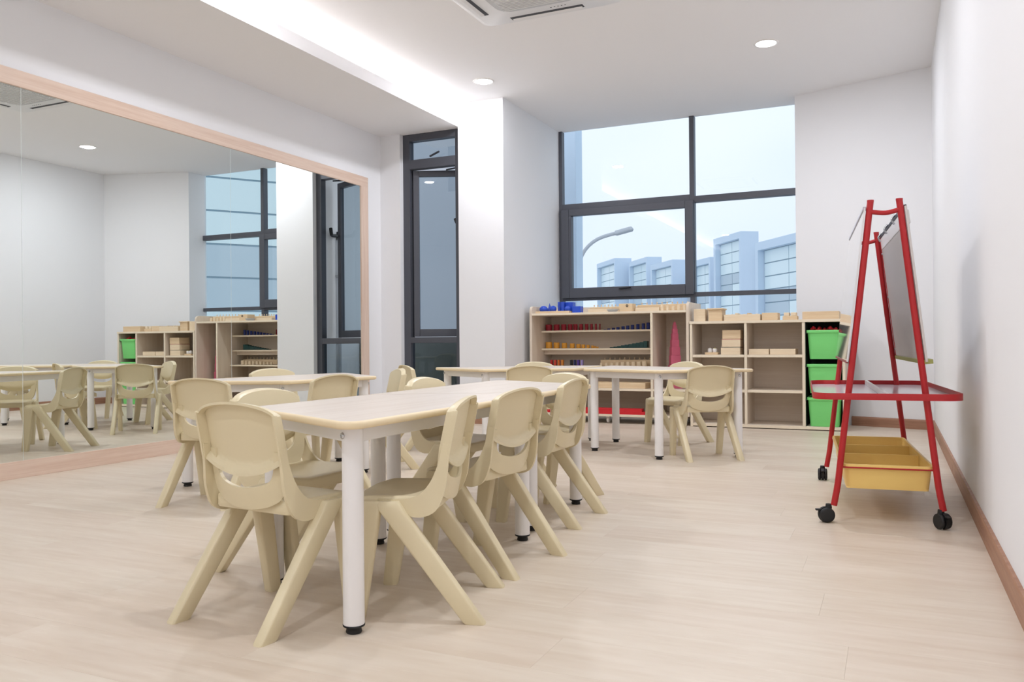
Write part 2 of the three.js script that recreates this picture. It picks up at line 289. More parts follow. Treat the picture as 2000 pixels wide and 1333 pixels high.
// ================= tables =================
const LEGS = [[-0.48, -0.21], [0.48, -0.21], [0.255, 0.21], [-0.255, 0.21]];   // long side then short side, [x, depth]
function offsetOutline(pts, r, n = 8) {
  const out = [], N = pts.length;
  for (let i = 0; i < N; i++) {
    const a = pts[(i + N - 1) % N], b = pts[i], c = pts[(i + 1) % N], n0 = Math.atan2(-(b[0] - a[0]), b[1] - a[1]), n1 = Math.atan2(-(c[0] - b[0]), c[1] - b[1]);
    let d = n1 - n0; while (d < 0) d += 2 * Math.PI; for (let k = 0; k <= n; k++) { const t = n0 + d * k / n; out.push([b[0] + r * Math.cos(t), b[1] + r * Math.sin(t)]); }
  } return out;
}
const TR = 0.058, TT = 0.018;
function mitre(pts, r) {
  const N = pts.length; return pts.map((b, i) => {
    const a = pts[(i + N - 1) % N], c = pts[(i + 1) % N], n = (p, q) => { const L = Math.hypot(q[0] - p[0], q[1] - p[1]); return [(q[1] - p[1]) / L, -(q[0] - p[0]) / L]; };
    const m = n(a, b), k = n(b, c), d = 1 + m[0] * k[0] + m[1] * k[1]; return [b[0] + r * (m[0] + k[0]) / d, b[1] + r * (m[1] + k[1]) / d];
  });
}
const tableOutline = (o) => offsetOutline(mitre(LEGS, TR - 0.034), 0.034 + o);
function makeTable(top, label, x, d, deg) {
  const g = thing('trapezoid_table', label, 'table', [x, 0, -d], THREE.MathUtils.degToRad(deg), 'trapezoid classroom tables');
  const inn = tableOutline(-0.004), sh = new THREE.Shape(inn.map((q) => new THREE.Vector2(...q)));
  const geo = new THREE.ExtrudeGeometry(sh, { depth: TT, bevelEnabled: false }); geo.rotateX(-Math.PI / 2); put(g, 'tabletop', uvm(geo), M.tableTop, [0, top - TT, 0]);
  const rows = [[-0.0045, 0], [-0.001, 0.0003], [0.0022, 0.0022], [0.004, 0.006], [0.004, 0.012], [0.0022, 0.0158], [-0.001, 0.0177], [-0.0045, 0.0182]].map(([o, y]) => tableOutline(o).map(([px, pd]) => [px, top - TT + y, -pd]));
  put(g, 'edge_band', loft(rows.map((r) => r.slice().reverse()).reverse().map((r) => r.slice().reverse()), false, false), M.tableEdge);
  LEGS.forEach(([lx, ld], i) => {
    const leg = put(g, 'leg', lathe([[0.0001, 0.02], [0.0235, 0.02], [0.0245, 0.021], [0.0245, top - TT - 0.001], [0.0001, top - TT - 0.001]], 28), M.white, [lx, 0, -ld]);
    put(leg, 'glide', lathe([[0.0001, 0], [0.017, 0], [0.0185, 0.003], [0.0165, 0.012], [0.0252, 0.0165], [0.0255, 0.0202], [0.0001, 0.0202]], 24), M.black);
    const nb = LEGS[i ^ 1 ? (i === 0 ? 3 : i === 1 ? 2 : i === 2 ? 1 : 0) : 0] ?? LEGS[0];
    const j = [3, 2, 1, 0][i], e = [LEGS[j][0] - lx, LEGS[j][1] - ld], el = Math.hypot(...e), nx = e[1] / el, nd = -e[0] / el, sgn = (nx * lx + nd * ld) > 0 ? 1 : -1;
    const yaw = Math.atan2(sgn * nx, -sgn * nd), bolt = put(leg, 'bolt', lathe([[0.0001, 0.004], [0.003, 0.004], [0.0031, 0.0025], [0.0034, 0.0025], [0.0036, 0.0045], [0.006, 0.004], [0.0075, 0.0015], [0.0078, 0]], 18), M.steel, [Math.sin(yaw) * 0.0243, top - 0.038, Math.cos(yaw) * 0.0243]);
    bolt.rotation.set(Math.PI / 2, 0, 0); bolt.rotation.order = 'YXZ'; bolt.rotation.y = yaw;
  });
  for (let i = 0; i < 4; i++) {
    const a = LEGS[i], b = LEGS[(i + 1) % 4], L = Math.hypot(b[0] - a[0], b[1] - a[1]) - 0.02; 
    put(g, 'rail', rb(L, 0.036, 0.022, 0.003), M.white, [(a[0] + b[0]) / 2, top - TT - 0.019, -(a[1] + b[1]) / 2], [0, Math.atan2(b[1] - a[1], b[0] - a[0]), 0]);
  }
  return g;
}
makeTable(0.490, 'front trapezoid table, its slanted end closest to the camera', 2.659, 2.052, 90.2);
makeTable(0.488, 'trapezoid table pushed against the far end of the front table', 2.616, 2.924, -87.8);
makeTable(0.496, 'trapezoid table standing closest to the mirror', 1.276, 3.337, -100.1);
makeTable(0.502, 'trapezoid table in front of the white pillar', 1.85, 4.852, -150);
makeTable(0.502, 'trapezoid table in front of the low green-bin shelf', 2.67, 4.865, 153.7);

// ================= chairs =================
function chairProto() {   // local: x right, y up, facing -z ; zf = forward
  const parts = {};
  const lerp = THREE.MathUtils.lerp, sm = THREE.MathUtils.smoothstep;
  // backrest with side wings, arched top and flared lower lip
  const back = (s, v) => {
    const t = s * 2 - 1, a = Math.abs(t), u = Math.min(a / 0.84, 1) * Math.sign(t), ws = Math.max(0, (a - 0.84) / 0.16);
    const vv = Math.min(v / 0.86, 1), wt = Math.max(0, (v - 0.86) / 0.14), au = Math.abs(u);
    const ht = 0.522 - 0.020 * Math.pow(au, 2.2) - 0.006 * Math.pow(au, 12), hb = 0.350 + 0.034 * u * u, h = lerp(hb, ht, vv);
    let zf = -0.057 - (h - 0.36) * 0.21 + 0.012 * au * au;
    const lip = Math.pow(1 - sm(vv, 0, 0.26), 2), fl = 1 - (1 - ws) * (1 - 0.8 * wt);
    zf -= 0.020 * lip * (1 - ws) + 0.026 * fl;
    const w = lerp(0.130, 0.1285, vv);
    return [u * w + Math.sign(t) * 0.0045 * Math.sin(ws * Math.PI / 2), h + 0.0025 * wt - 0.004 * ws * (1 - vv), -zf];
  };
  parts.backrest = [shell(50, 28, back, 0.006)];
  // U-shaped lower back
  const crv = (pts) => new THREE.CatmullRomCurve3(pts.map(([x, y]) => new THREE.Vector3(x, y, 0)), false, 'centripetal');
  const mirrorPts = (h) => [...h, ...h.slice(0, -1).reverse().map(([x, y]) => [-x, y])];
  const O = crv(mirrorPts([[-1, 0.41], [-1, 0.37], [-0.975, 0.333], [-0.89, 0.304], [-0.68, 0.285], [-0.37, 0.274], [0, 0.27]]));
  const I = crv(mirrorPts([[-0.76, 0.41], [-0.755, 0.38], [-0.715, 0.354], [-0.61, 0.338], [-0.42, 0.3285], [-0.2, 0.3235], [0, 0.322]]));
  const U = (t, s) => {
    const o = O.getPoint(t), i = I.getPoint(t), x = lerp(i.x, o.x, s), h = lerp(i.y, o.y, s);
    const zf = -0.070 - (h - 0.33) * 0.12 + 0.03 * x * x * 0.8 + 0.10 * Math.max(0, 0.31 - h);
    return [x * lerp(0.122, 0.130, sm(h, 0.27, 0.4)), h, -zf];
  };
  parts.back_support = [shell(48, 6, U, 0.008)];
  // seat
  const outline = []; {
    const hw = 0.139, zr = -0.046, zfr = 0.176, c = [];
    const arc = (cx, cz, r, a0, a1, n) => { for (let k = 0; k <= n; k++) { const a = lerp(a0, a1, k / n) * Math.PI / 180; c.push([cx + r * Math.cos(a), cz + r * Math.sin(a)]); } };
    arc(hw - 0.045, zfr - 0.045, 0.045, 0, 90, 6); arc(-hw + 0.045, zfr - 0.045, 0.045, 90, 180, 6); arc(-hw + 0.03, zr + 0.03, 0.03, 180, 270, 4); arc(hw - 0.03, zr + 0.03, 0.03, 270, 360, 4);
    outline.push(...c);
  }
  const cz = 0.057, R = (k, y, dish = 0) => outline.map(([x, z]) => { const zz = cz + (z - cz) * k, xx = x * k; const fr = sm(zz, 0.10, 0.176); return [xx, y - dish * (1 - k * k) - 0.010 * fr * fr, -zz]; });
  const rings = [R(0.94, 0.262), R(0.985, 0.262), R(1, 0.265), R(1.0, 0.284), R(0.992, 0.290), R(0.97, 0.2935), R(0.93, 0.2945), R(0.75, 0.294, 0.010), R(0.5, 0.294, 0.010), R(0.25, 0.294, 0.010)];
  parts.seat = [loft(rings.map((r) => r.slice().reverse()).map((r) => r.reverse()), true, true)];
  // side rails from upright to seat
  const rail = (sx) => {
    const A = crv([[-0.080, 0.42], [-0.075, 0.37], [-0.068, 0.31], [-0.046, 0.262], [-0.012, 0.246], [0.03, 0.250], [0.075, 0.262]]), B = crv([[-0.062, 0.42], [-0.050, 0.37], [-0.031, 0.328], [-0.006, 0.300], [0.025, 0.290], [0.06, 0.288], [0.095, 0.288]]);
    return shell(22, 4, (t, s) => { const a = A.getPoint(t), b = B.getPoint(t); return [sx * lerp(0.132, 0.1405, sm(t, 0, 0.6)), lerp(a.y, b.y, s), -lerp(a.x, b.x, s)]; }, 0.009);
  };
  parts.side_rail = [rail(1), rail(-1)];
  // legs: horizontal rounded sections
  const leg = (sx, x0, z0, x1, z1, w0, w1) => {
    const S = []; const ys = [0, 0.004, 0.07, 0.14, 0.21, 0.262, 0.278, 0.285];
    for (const y of ys) { const t = Math.min(1, y / 0.275), k = y < 0.002 ? 0.93 : y > 0.28 ? 0.8 : 1, q = rrect(lerp(0.029, 0.031, t) * k, lerp(w0, w1, t) * k, 0.0075 * k, 3); S.push(q.map(([a, b]) => [sx * lerp(x0, x1, t) + a, y, -(lerp(z0, z1, t)) + b]).reverse()); }
    return loft(S.map((r) => r.reverse()), true, true);
  };
  parts.leg = [];
  for (const sx of [1, -1]) { parts.leg.push(leg(sx, 0.141, 0.150, 0.1475, 0.113, 0.040, 0.056)); parts.leg.push(leg(sx, 0.148, -0.141, 0.1475, 0.068, 0.052, 0.062)); }
  return parts;
}
const CP = chairProto();
for (const k in CP) CP[k] = CP[k].map((g) => crease(g, k === 'backrest' ? 0.42 : 0.7));
function chair(x, d, deg, label) {
  const g = thing('stacking_chair', label, 'chair', [x, 0, -d], -THREE.MathUtils.degToRad(deg), 'beige plastic chairs');
  for (const k in CP) for (const geo of CP[k]) put(g, k, geo, M.chair);
}
chair(2.600, 1.592, 6.7, 'beige plastic chair nearest the camera, at the slanted end of the front table');
chair(2.922, 1.838, -106.5, 'nearest of three beige chairs along the open side of the front tables');
chair(2.897, 2.265, -84.3, 'middle of three beige chairs along the open side of the front tables');
chair(2.83, 2.904, -90.2, 'farthest of three beige chairs along the open side of the front tables');
chair(2.645, 3.345, 205, 'beige chair facing the camera at the far end of the front tables');
chair(2.342, 1.985, 92.4, 'beige chair tucked under the inner side of the front table');
chair(2.397, 2.85, 90, 'beige chair tucked under the inner side of the second table');
chair(1.507, 3.756, -136, 'beige chair at the far slanted end of the table by the mirror');
chair(1.393, 2.649, -10.9, 'beige chair at the near end of the table by the mirror');
chair(1.648, 3.048, -79.8, 'beige chair on the open side of the table by the mirror');
chair(0.894, 3.659, 112, 'beige chair squeezed between the mirror and its table');
chair(2.012, 4.57, -24.4, 'beige chair on the near side of the table by the pillar');
chair(1.76, 5.24, 157, 'beige chair behind the table by the pillar, facing the camera');
chair(3.032, 4.722, -33.3, 'beige chair seen from behind at the table before the green bins');
chair(2.718, 5.406, 206.3, 'beige chair behind the table before the green bins, facing the camera');
chair(1.25, 4.56, 40, 'beige chair at the mirror end of the table by the pillar');

// ================= shelf units =================
const CF = 6.43;   // front plane
function board(g, name, x0, x1, y0, y1, d0, d1, turn = 0, m = M.beech) { const [s, c] = span(x0, x1, y0, y1, d0, d1); const o = put(g, name, rb(...s, 0.002, turn), m, [c[0] - g.position.x, c[1] - g.position.y, c[2] - g.position.z]);
  if (m === M.beech && !/back|apron/.test(name)) put(o, 'edging', rb(s[0] - 0.001, s[1] - 0.001, 0.0016, 0.0006), M.beechEdge, [0, 0, s[2] / 2]);
  return o; }
function castor(parent, x, z, r, m, name = 'castor') {
  const o = put(parent, name, lathe([[0.0001, -0.011], [r * 0.75, -0.011], [r, -0.007], [r, 0.007], [r * 0.75, 0.011], [0.0001, 0.011]], 20).rotateZ(Math.PI / 2), m, [x, r, z]); put(o, 'fork', rb(0.03, 0.02, 0.03, 0.004), M.white, [0, r * 0.9, 0]); return o;
}
{
  const X0 = 1.213, X1 = 2.562, B = 6.88, g = thing('shelf_unit', 'tall beech shelf unit on castors with coloured cylinders on its shelves', 'shelf', [X0, 0, -CF]);
  const side = (x0, x1) => {
    const s = new THREE.Shape(); s.moveTo(0, 0.075); s.lineTo(B - CF, 0.075); s.lineTo(B - CF, 0.966); s.lineTo(0.05, 0.966); s.quadraticCurveTo(0, 0.966, 0, 0.916); s.closePath();
    const geo = new THREE.ExtrudeGeometry(s, { depth: x1 - x0 - 0.004, bevelEnabled: true, bevelSize: 0.002, bevelThickness: 0.002, bevelSegments: 1, curveSegments: 8 }); geo.rotateY(Math.PI / 2); return uvm(geo, 1);
  };
  for (const [a, b] of [[X0, X0 + 0.022], [X1 - 0.022, X1]]) put(g, 'side_panel', side(a, b), M.beech, [a - X0 + 0.002, 0, 0]);
  board(g, 'divider', 2.255, 2.274, 0.075, 0.888, CF, B, 1);
  board(g, 'top_board', X0 + 0.022, X1 - 0.022, 0.888, 0.906, CF, B);
  board(g, 'back_panel', X0 + 0.022, X1 - 0.022, 0.075, 0.966, B - 0.012, B);
  board(g, 'shelf', X0 + 0.022, 2.255, 0.747, 0.763, 6.64, B - 0.012); board(g, 'shelf', X0 + 0.022, 2.255, 0.594, 0.61, 6.64, B - 0.012); board(g, 'shelf_apron', X0 + 0.022, 2.255, 0.556, 0.594, 6.70, 6.716);
  board(g, 'shelf', X0 + 0.022, 2.255, 0.441, 0.457, 6.60, B - 0.012); board(g, 'shelf', X0 + 0.022, 2.255, 0.266, 0.283, CF, B - 0.012); board(g, 'shelf', 2.274, X1 - 0.022, 0.266, 0.283, CF, B - 0.012);
  board(g, 'base_board', X0 + 0.022, X1 - 0.022, 0.057, 0.075, CF, B);
  for (const x of [1.29, 1.88, 2.48]) for (const d of [6.5, 6.8]) castor(g, x - X0, -(d - CF), 0.0265, M.white);
}
{
  const X0 = 2.568, X1 = 3.69, B = 6.79, g = thing('shelf_unit', 'low beech cube shelf with three green bins in its end column', 'shelf', [X0, 0, -CF]);
  board(g, 'side_panel', X0, X0 + 0.02, 0.0, 0.795, CF, B, 1); board(g, 'side_panel', X1 - 0.02, X1, 0.0, 0.795, CF, B, 1);
  board(g, 'divider', 2.98, 3.0, 0.028, 0.795, CF, B, 1); board(g, 'divider', 3.395, 3.416, 0.028, 0.795, CF, B, 1);
  board(g, 'top_board', X0 - 0.003, X1 + 0.003, 0.795, 0.815, CF - 0.004, B);
  board(g, 'base_board', X0 + 0.02, X1 - 0.02, 0.006, 0.028, CF, B);
  board(g, 'back_panel', X0 + 0.02, 3.395, 0.028, 0.795, B - 0.01, B); board(g, 'back_panel', 3.416, X1 - 0.02, 0.028, 0.795, B - 0.01, B, 0, M.darkLiner);
  for (const [a, b] of [[X0 + 0.02, 2.98], [3.0, 3.395]]) { board(g, 'shelf', a, b, 0.536, 0.556, CF + 0.004, B - 0.01); board(g, 'shelf', a, b, 0.27, 0.29, CF + 0.004, B - 0.01); }
  for (const y of [0.722, 0.472, 0.228]) for (const x of [3.4165, 3.6625]) board(g, 'bin_runner', x, x + 0.007, y - 0.012, y, CF + 0.01, B - 0.02, 0, M.darkLiner);
  board(g, 'column_liner', 3.4161, 3.4175, 0.028, 0.795, CF + 0.03, B - 0.012, 0, M.darkLiner);
}
// green bins
[0.735, 0.485, 0.241].forEach((yt, i) => {
  const g = thing('storage_bin', ['topmost green plastic bin, filled with red toys', 'middle green plastic bin in the low shelf', 'lowest green plastic bin in the low shelf'][i], 'bin', [3.5445, yt - 0.212, -6.6], 0, 'green storage bins');
  const q = (w, d, y, r = 0.03) => ring(rrect(w, d, r, 4), y), H = 0.212;
  put(g, 'body', crease(loft([q(0.196, 0.29, 0.0, 0.02), q(0.202, 0.296, 0.006), q(0.228, 0.322, H - 0.012), q(0.225, 0.319, H - 0.012), q(0.198, 0.292, 0.009), q(0.15, 0.24, 0.007)], true, true), 0.5), M.green);
  put(g, 'rim', crease(loft([q(0.222, 0.318, H - 0.02), q(0.240, 0.338, H - 0.02), q(0.243, 0.342, H - 0.014), q(0.243, 0.342, H - 0.003), q(0.240, 0.338, H), q(0.224, 0.32, H), q(0.222, 0.318, H - 0.004), q(0.222, 0.318, H - 0.02)], false, false), 0.5), M.green);
});
for (let i = 0; i < 9; i++) {
  const x = 3.465 + (i % 5) * 0.038 + rnd() * 0.008, d = 6.5 + Math.floor(i / 5) * 0.06 + rnd() * 0.02;
  const s = thing('toy_brick', ['first', 'second', 'third', 'fourth', 'fifth', 'sixth', 'seventh', 'eighth', 'ninth'][i] + ' red plastic toy piece heaped in the topmost green bin', 'toy', [x, 0.733 - 0.01 * (i % 3) + 0.012, -d], rnd() * 3, 'red toy pieces');
  put(s, 'body', rb(0.034, 0.022, 0.03, 0.006), M.brightRed, [0, 0, 0], [rnd() * 0.8 - 0.4, 0, rnd() * 0.8 - 0.4]); put(s, 'stud', cyl(0.008, 0.008, 0.012, 12), M.brightRed, [0, 0.013, 0]);
}
// --- boxes on the low shelf ---
function lidBox(name, label, x0, x1, y0, h, d0, d1, m, lid = 0, groove = null) {
  const g = thing(name, label, 'box', [(x0 + x1) / 2, y0, -(d0 + d1) / 2]), w = x1 - x0, d = d1 - d0;
  put(g, 'body', rb(w, lid ? h - 0.012 : h, d, 0.003), m, [0, (lid ? h - 0.012 : h) / 2, 0]);
  if (lid) put(g, 'lid', rb(w + lid * 2, 0.012, d + lid * 2, 0.003), m, [0, h - 0.006, 0]);
  if (groove) put(g, 'band', rb(w + 0.001, 0.004, d + 0.001, 0.001), groove, [0, h - 0.004, 0]);
  return g;
}
lidBox('wooden_box', 'square pale wooden box beside the tall shelf side', 2.592, 2.68, 0.815, 0.097, 6.47, 6.6, M.paler);
lidBox('wooden_box', 'square wooden box with an overhanging flat lid', 2.705, 2.81, 0.815, 0.1, 6.47, 6.62, M.pale, 0.009);
lidBox('wooden_box', 'small wooden box standing between the long tray and the notched block', 3.105, 3.22, 0.815, 0.056, 6.47, 6.62, M.pale);
lidBox('wooden_box', 'long flat wooden box on the shelf above the green bins', 3.395, 3.65, 0.815, 0.058, 6.47, 6.64, M.pale);
{
  const g = thing('wooden_tray', 'long pale wooden tray holding small tiles', 'tray', [2.961, 0.815, -6.54]);
  put(g, 'base', rb(0.264, 0.008, 0.16, 0.002), M.paler, [0, 0.004, 0]);
  for (const s of [-1, 1]) { put(g, 'long_side', rb(0.268, 0.048, 0.01, 0.002), M.paler, [0, 0.024, s * 0.078]); put(g, 'short_side', rb(0.01, 0.048, 0.15, 0.002), M.paler, [s * 0.129, 0.024, 0]); }
  for (let i = 0; i < 8; i++) tag(put(scene, 'wooden_tile', rb(0.022, 0.036, 0.11, 0.002), i % 2 ? M.pale : M.paler, [2.856 + i * 0.03, 0.823 + 0.018 + 0.007 * (i % 3), -6.54]), ['first', 'second', 'third', 'fourth', 'fifth', 'sixth', 'seventh', 'last'][i] + ' small wooden tile filed in the long tray, counting from the window post side', 'tile', 'tiles in the tray');
  const n = thing('notched_block', 'small wooden block with a notch in its top', 'block', [3.305, 0.815, -6.54]);
  put(n, 'base', rb(0.105, 0.03, 0.09, 0.003), M.pale, [0, 0.015, 0]); for (const s of [-1, 1]) put(n, 'upright', rb(0.038, 0.026, 0.086, 0.003), M.paler, [s * 0.025, 0.043, 0]);
}
lidBox('wooden_box', 'bottom box of the stack of three in the low shelf', 2.80, 2.945, 0.556, 0.06, 6.46, 6.6, M.paler, 0, M.darkLiner);
lidBox('wooden_box', 'middle box of the stack of three, with a red line', 2.808, 2.947, 0.616, 0.062, 6.46, 6.6, M.paler, 0, M.red);
lidBox('wooden_box', 'top box of the stack of three in the low shelf', 2.812, 2.949, 0.678, 0.066, 6.46, 6.6, M.pale);
lidBox('wooden_box', 'flat pale wooden box lying in the middle compartment by the divider', 3.008, 3.156, 0.556, 0.042, 6.46, 6.62, M.paler);
lidBox('wooden_box', 'flat wooden box lying deeper in the middle compartment', 3.163, 3.345, 0.556, 0.042, 6.46, 6.66, M.paler);
{
  const g = thing('coaster_tray', 'small wooden tray under two little pots', 'tray', [2.722, 0.556, -6.52]); put(g, 'base', rb(0.1, 0.012, 0.07, 0.004), M.pale, [0, 0.006, 0]); for (const s of [-1, 1]) put(g, 'lip', rb(0.1, 0.008, 0.006, 0.002), M.pale, [0, 0.014, s * 0.032]);
  [['white ceramic pot on the small wooden tray', 2.707, M.white, '#e8e6e2'], ['pot with yellow-green contents on the small wooden tray', 2.745, M.white, '#b9b53a']].forEach(([l, x, m, c]) => {
    const p = thing('little_pot', l, 'pot', [x, 0.568, -6.515]); put(p, 'body', lathe([[0.0001, 0], [0.013, 0], [0.017, 0.012], [0.017, 0.03], [0.014, 0.036], [0.0125, 0.036], [0.0125, 0.02], [0.0001, 0.02]], 20), m); put(p, 'filling', lathe([[0.0001, 0.042], [0.008, 0.039], [0.0125, 0.034], [0.0125, 0.021]], 16), std(c, 0.6));
  });
}
// --- the tall shelf: cylinder sets ---
const size = ['thickest', 'second thickest', 'third thickest', 'fourth thickest', 'fifth thickest', 'sixth thickest', 'seventh thickest', 'third thinnest', 'second thinnest', 'thinnest'];
const tallN = ['shortest', 'second shortest', 'third shortest', 'fourth shortest', 'fifth shortest', 'fifth tallest', 'fourth tallest', 'third tallest', 'second tallest', 'tallest'];
const peg = (r, h) => lathe([[0.0001, 0], [r - 0.0015, 0], [r, 0.0015], [r, h - 0.0015], [r - 0.0015, h], [0.0001, h]], 20);
[1.271, 1.345, 1.412, 1.471, 1.519, 1.57, 1.621, 1.665, 1.704, 1.739].forEach((x, i) => one('wooden_cylinder', size[i] + ' red wooden cylinder in the row on the top shelf', 'cylinder', peg(0.0275 - i * 0.00245, 0.054), M.red, [x, 0.763, -6.72], null, 'red cylinders'));
[1.786, 1.818, 1.859, 1.899, 1.944, 1.984, 2.026, 2.072, 2.119, 2.16].forEach((x, i) => one('wooden_cylinder', tallN[i] + ' navy blue cylinder in the row on the top shelf', 'cylinder', peg(0.0135, 0.006 + i * 0.0056), M.blue, [x, 0.763, -6.72], null, 'blue cylinders'));
[1.271, 1.343, 1.416, 1.488, 1.545, 1.589, 1.632, 1.672, 1.697, 1.718].forEach((x, i) => one('wooden_cylinder', size[i] + ' yellow wooden cylinder in the row on the second shelf', 'cylinder', peg(0.0275 - i * 0.0022, 0.055 - i * 0.0047), M.gold, [x, 0.61, -6.72], null, 'yellow cylinders'));
[1.85, 1.883, 1.915, 1.948, 1.98, 2.013, 2.045, 2.077, 2.109, 2.141].forEach((x, i) => one('stair_prism', tallN[i] + ' dark green prism of the stair on the second shelf', 'prism', rb(0.0315, 0.006 + i * 0.0052 + (i === 9 ? 0.003 : 0), 0.06, 0.001), M.deepGreen, [x, 0.61 + (0.006 + i * 0.0052 + (i === 9 ? 0.003 : 0)) / 2, -6.72], null, 'green stair'));
[['#c92a2f', 'dark red', 1.305], ['#d7402f', 'red', 1.339], ['#e0702c', 'orange', 1.372], ['#e8923a', 'light orange', 1.405], ['#23222a', 'black', 1.486], ['#28305f', 'navy', 1.519], ['#5b3fa0', 'purple', 1.551], ['#a99ad6', 'lilac', 1.584]].forEach(([c, n, x]) => {
  const t = thing('colour_tablet', n + ' colour tablet standing on the third shelf', 'tablet', [x, 0.457, -6.7], 0, 'colour tablets'); put(t, 'panel', rb(0.018, 0.05, 0.03, 0.002), std(c, 0.45), [0, 0.027, 0]); put(t, 'holder', rb(0.02, 0.006, 0.034, 0.002), M.paler, [0, 0.003, 0]);
});
function cylinderBlock(label, x0, x1, y, d, h, n) {
  const g = thing('knobbed_block', label, 'block', [(x0 + x1) / 2, y, -d]), w = x1 - x0; put(g, 'block', rb(w, h, 0.07, 0.004), M.pale, [0, h / 2, 0]);
  for (let i = 0; i < n; i++) { const k = put(g, 'inset', peg(0.008 + 0.0009 * i, 0.006), M.paler, [-w / 2 + 0.03 + i * (w - 0.06) / (n - 1), h - 0.003, 0]); put(k, 'knob', lathe([[0.0001, 0], [0.003, 0], [0.003, 0.006], [0.006, 0.011], [0.005, 0.016], [0.0001, 0.018]], 12), M.pale, [0, 0.006, 0]); }
}
cylinderBlock('long knobbed cylinder block at the back of the third shelf', 1.74, 2.19, 0.457, 6.76, 0.052, 10);
for (let i = 0; i < 9; i++) one('loose_cylinder', tallN[i < 5 ? i : i + 1] + ' pale wooden cylinder lined up before the knobbed block', 'cylinder', peg(0.011 + 0.0012 * i, 0.026 + 0.0022 * i), M.paler, [1.765 + i * 0.047, 0.457, -6.67], null, 'pale cylinders');
// pink tower
{ let y = 0.283; for (let i = 0; i < 10; i++) { const s = 0.1 * (10 - i) / 10 * 0.98; tag(put(scene, 'tower_cube', rb(s, s, s, 0.0012), M.pink, [2.405 + (rnd() - 0.5) * 0.002, y + s / 2, -6.62], [0, 0.5 + (rnd() - 0.5) * 0.06, 0]), ['bottom', 'second', 'third', 'fourth', 'fifth', 'sixth', 'seventh', 'eighth', 'ninth', 'top'][i] + ' cube of the pink tower, counting from below', 'cube', 'pink tower'); y += s; } }
